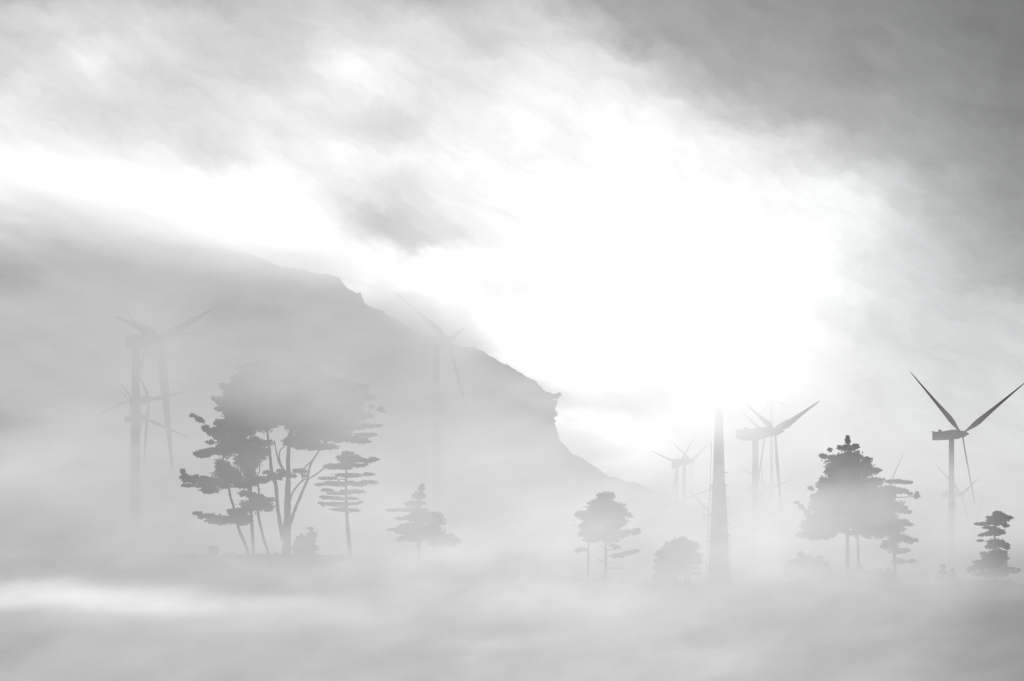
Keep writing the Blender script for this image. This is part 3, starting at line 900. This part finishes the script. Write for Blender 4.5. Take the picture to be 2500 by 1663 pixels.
n1 = wnoise(cb.outputs[0], 1 / 170, 1 / 120, -28, 7, .62, (3, 7, 1))
s1 = node('ShaderNodeVectorMath', operation='SUBTRACT'); s1.inputs[1].default_value = (.5, .5, .5)
L.new(n1.outputs['Color'], s1.inputs[0])
s2 = node('ShaderNodeVectorMath', operation='MULTIPLY_ADD'); s2.inputs[1].default_value = (160, 140, 0)
L.new(s1.outputs[0], s2.inputs[0]); L.new(cb.outputs[0], s2.inputs[2])
sp2 = node('ShaderNodeSeparateXYZ'); L.new(s2.outputs[0], sp2.inputs[0])
U, Vv = sp2.outputs[0], sp2.outputs[1]
WH = 330
cols = [0, 100, 200, 300, 400, 500, 600, 700, 800, 900, 1000, 1100, 1200, 1300, 1400, 1500, 1600, 1700, 1800, 1900, 2000, 2100, 2200, 2300, 2400, 2500]
table = {
    0:   [165, 178, 196, 196, 180, 178, 192, 204, 206, 196, 186, 186, 205, 196, 170, 162, 156, 150, 147, 143, 140, 136, 130, 126, 122, 116],
    100: [214, 222, 220, 218, 220, 218, 205, 206, 216, 220, 220, 218, 205, 222, 215, 180, 166, 158, 154, 150, 147, 142, 138, 132, 124, 118],
    200: [214, 222, 248, 236, 220, 216, 214, 214, 256, 254, 238, 230, 226, 238, 248, 232, 206, 182, 166, 158, 154, 150, 146, 140, 131, 122],
    300: [244, 232, 226, 220, 218, 232, 238, 240, 236, 222, 222, 232, 250, 253, 253, 252, 246, 224, 192, 178, 170, 164, 158, 150, 140, 126],
    400: [242, 240, 240, 238, 232, 226, 240, 250, 252, 248, 246, 250, 252, 253, 254, 256, 256, 252, 243, 228, 212, 190, 176, 162, 150, 134],
    500: [232, 236, 240, 243, 247, 268, 300, 270, 250, 225, 226, 248, 253, 254, 256, 258, 258, 258, 256, 252, 254, 235, 206, 180, 160, 142],
    550: [238, 243, 250, 258, 275, 310, 380, 330, 236, 196, 206, 244, 254, 257, 258, 259, 260, 260, 260, 257, 257, 240, 212, 185, 165, 147],
    600: [256, 260, 270, 290, 310, 360, 410, 380, 226, 188, 198, 238, 256, 258, 260, 262, 262, 262, 262, 260, 258, 244, 218, 190, 170, 152],
    700: [256, 256, 256, 256, 300, 330, 380, 380, 390, 400, 400, 300, 270, 262, 262, 266, 266, 266, 268, 264, 260, 240, 218, 206, 186, 164],
    800: [256, 256, 256, 256, 300, 330, 380, 400, 430, 440, 440, 420, 350, 300, 285, 290, 290, 285, 280, 266, 254, 234, 216, 212, 204, 196],
    900: [256, 256, 256, 256, 256, 280, 330, 400, 420, 440, 460, 450, 430, 400, 330, 310, 300, 275, 258, 246, 238, 226, 216, 210, 206, 204],
    1000: [256, 256, 256, 256, 256, 280, 330, 340, 400, 430, 450, 430, 430, 430, 340, 268, 244, 246, 250, 240, 234, 226, 222, 218, 216, 214],
    1100: [256, 256, 256, 256, 256, 280, 330, 340, 340, 400, 430, 430, 430, 430, 430, 410, 380, 330, 256, 238, 234, 228, 224, 222, 218, 215],
    1200: [240] * 10 + [300] * 3+[400, 420, 400, 360, 300, 256, 238, 230, 226, 224, 220, 216, 212],
    1330: [225] * 10 + [235] * 6 + [236, 236, 234, 230, 226, 222, 220, 216, 212, 206],
}
acc = None
rows = sorted(table)
prev_row = None
un = node('ShaderNodeMapRange'); un.inputs['From Min'].default_value = 0; un.inputs['From Max'].default_value = 2500
L.new(U, un.inputs['Value'])
for rrow in rows:
    cr = node('ShaderNodeValToRGB')
    ramp = cr.color_ramp
    ramp.interpolation = 'B_SPLINE'
    while len(ramp.elements) < len(cols): ramp.elements.new(.5)
    for i, (cxx, val) in enumerate(zip(cols, table[rrow])):
        ramp.elements[i].position = cxx / 2500
        q = lin(val) * .4
        ramp.elements[i].color = (q, q, q, 1)
    L.new(un.outputs['Result'], cr.inputs['Fac'])
    o = cr.outputs['Color']
    if acc is None: acc = o
    else:
        mr = node('ShaderNodeMapRange', interpolation_type='SMOOTHSTEP')
        mr.inputs['From Min'].default_value = prev_row; mr.inputs['From Max'].default_value = rrow
        L.new(Vv, mr.inputs['Value'])
        mx = node('ShaderNodeMixRGB')
        L.new(mr.outputs['Result'], mx.inputs[0]); L.new(acc, mx.inputs[1]); L.new(o, mx.inputs[2])
        acc = mx.outputs[0]
    prev_row = rrow
lum = math_('MULTIPLY', acc, 2.5)
n2 = wnoise(s2.outputs[0], 1 / 210, 1 / 80, -26, 8, .62, (11, 2, 5))
lum = math_('MULTIPLY', lum, math_('MULTIPLY_ADD', n2.outputs['Fac'], .52, .735))
# the half of the sky away from the sun is duller
mr = node('ShaderNodeMapRange', interpolation_type='SMOOTHSTEP')
mr.inputs['From Min'].default_value = -.5; mr.inputs['From Max'].default_value = .8
mr.inputs['To Min'].default_value = .45; mr.inputs['To Max'].default_value = 1
L.new(sep.outputs[1], mr.inputs['Value'])
lum = math_('MULTIPLY', lum, mr.outputs['Result'])
tint = node('ShaderNodeValToRGB')
tint.color_ramp.elements[0].color = (1, 1, 1, 1); tint.color_ramp.elements[1].color = (.97, .985, 1.0, 1)
tint.color_ramp.elements[0].position = .7; tint.color_ramp.elements[1].position = .9
L.new(un.outputs['Result'], tint.inputs['Fac'])
cm = node('ShaderNodeVectorMath', operation='SCALE')
L.new(tint.outputs['Color'], cm.inputs[0]); L.new(lum, cm.inputs['Scale'])
bgc = node('ShaderNodeBackground'); L.new(cm.outputs[0], bgc.inputs['Color']); bgc.inputs['Strength'].default_value = 1.0
sky = node('ShaderNodeTexSky', sky_type='NISHITA')
sky.sun_disc = False
sky.sun_elevation = SUN_EL
sky.sun_rotation = SUN_AZ
hsv = node('ShaderNodeHueSaturation'); hsv.inputs['Saturation'].default_value = .1
L.new(sky.outputs[0], hsv.inputs['Color'])
bgs = node('ShaderNodeBackground'); L.new(hsv.outputs[0], bgs.inputs['Color']); bgs.inputs['Strength'].default_value = .05
mxs = node('ShaderNodeMixShader'); mxs.inputs[0].default_value = .96
L.new(bgs.outputs[0], mxs.inputs[1]); L.new(bgc.outputs[0], mxs.inputs[2])
wo = node('ShaderNodeOutputWorld'); L.new(mxs.outputs[0], wo.inputs['Surface'])

# ------------------------------------------------------------------ sun (behind thin cloud, facing the camera)
sd = bpy.data.lights.new('sun', 'SUN')
sd.energy = 1.0
sd.angle = math.radians(12)
sd.color = (1, .98, .95)
so = bpy.data.objects.new('sun', sd)
C.objects.link(so)
sdir = Vector((math.sin(SUN_AZ) * math.cos(SUN_EL), math.cos(SUN_AZ) * math.cos(SUN_EL), math.sin(SUN_EL)))
so.rotation_euler = (-sdir).to_track_quat('-Z', 'Y').to_euler()

# ------------------------------------------------------------------ camera
cd = bpy.data.cameras.new('camera')
cd.lens = 70; cd.sensor_width = 36; cd.sensor_fit = 'HORIZONTAL'
cd.shift_y = (HY - 831.5) / 2500
cd.clip_start = .5; cd.clip_end = 30000
co = bpy.data.objects.new('camera', cd)
co.location = (0, 0, CAMZ)
co.rotation_euler = (math.radians(90), 0, 0)
C.objects.link(co)
scene.camera = co

scene.view_settings.view_transform = 'Standard'
scene.view_settings.look = 'None'
scene.view_settings.exposure = 0
cy = scene.cycles
cy.max_bounces = 2; cy.diffuse_bounces = 1; cy.volume_bounces = 0; cy.transparent_max_bounces = 16
cy.use_adaptive_sampling = True
cy.adaptive_threshold = .02
cy.use_denoising = True
try: cy.denoiser = 'OPENIMAGEDENOISE'
except Exception: pass
cy.volume_step_rate = 1.0
cy.volume_max_steps = 128
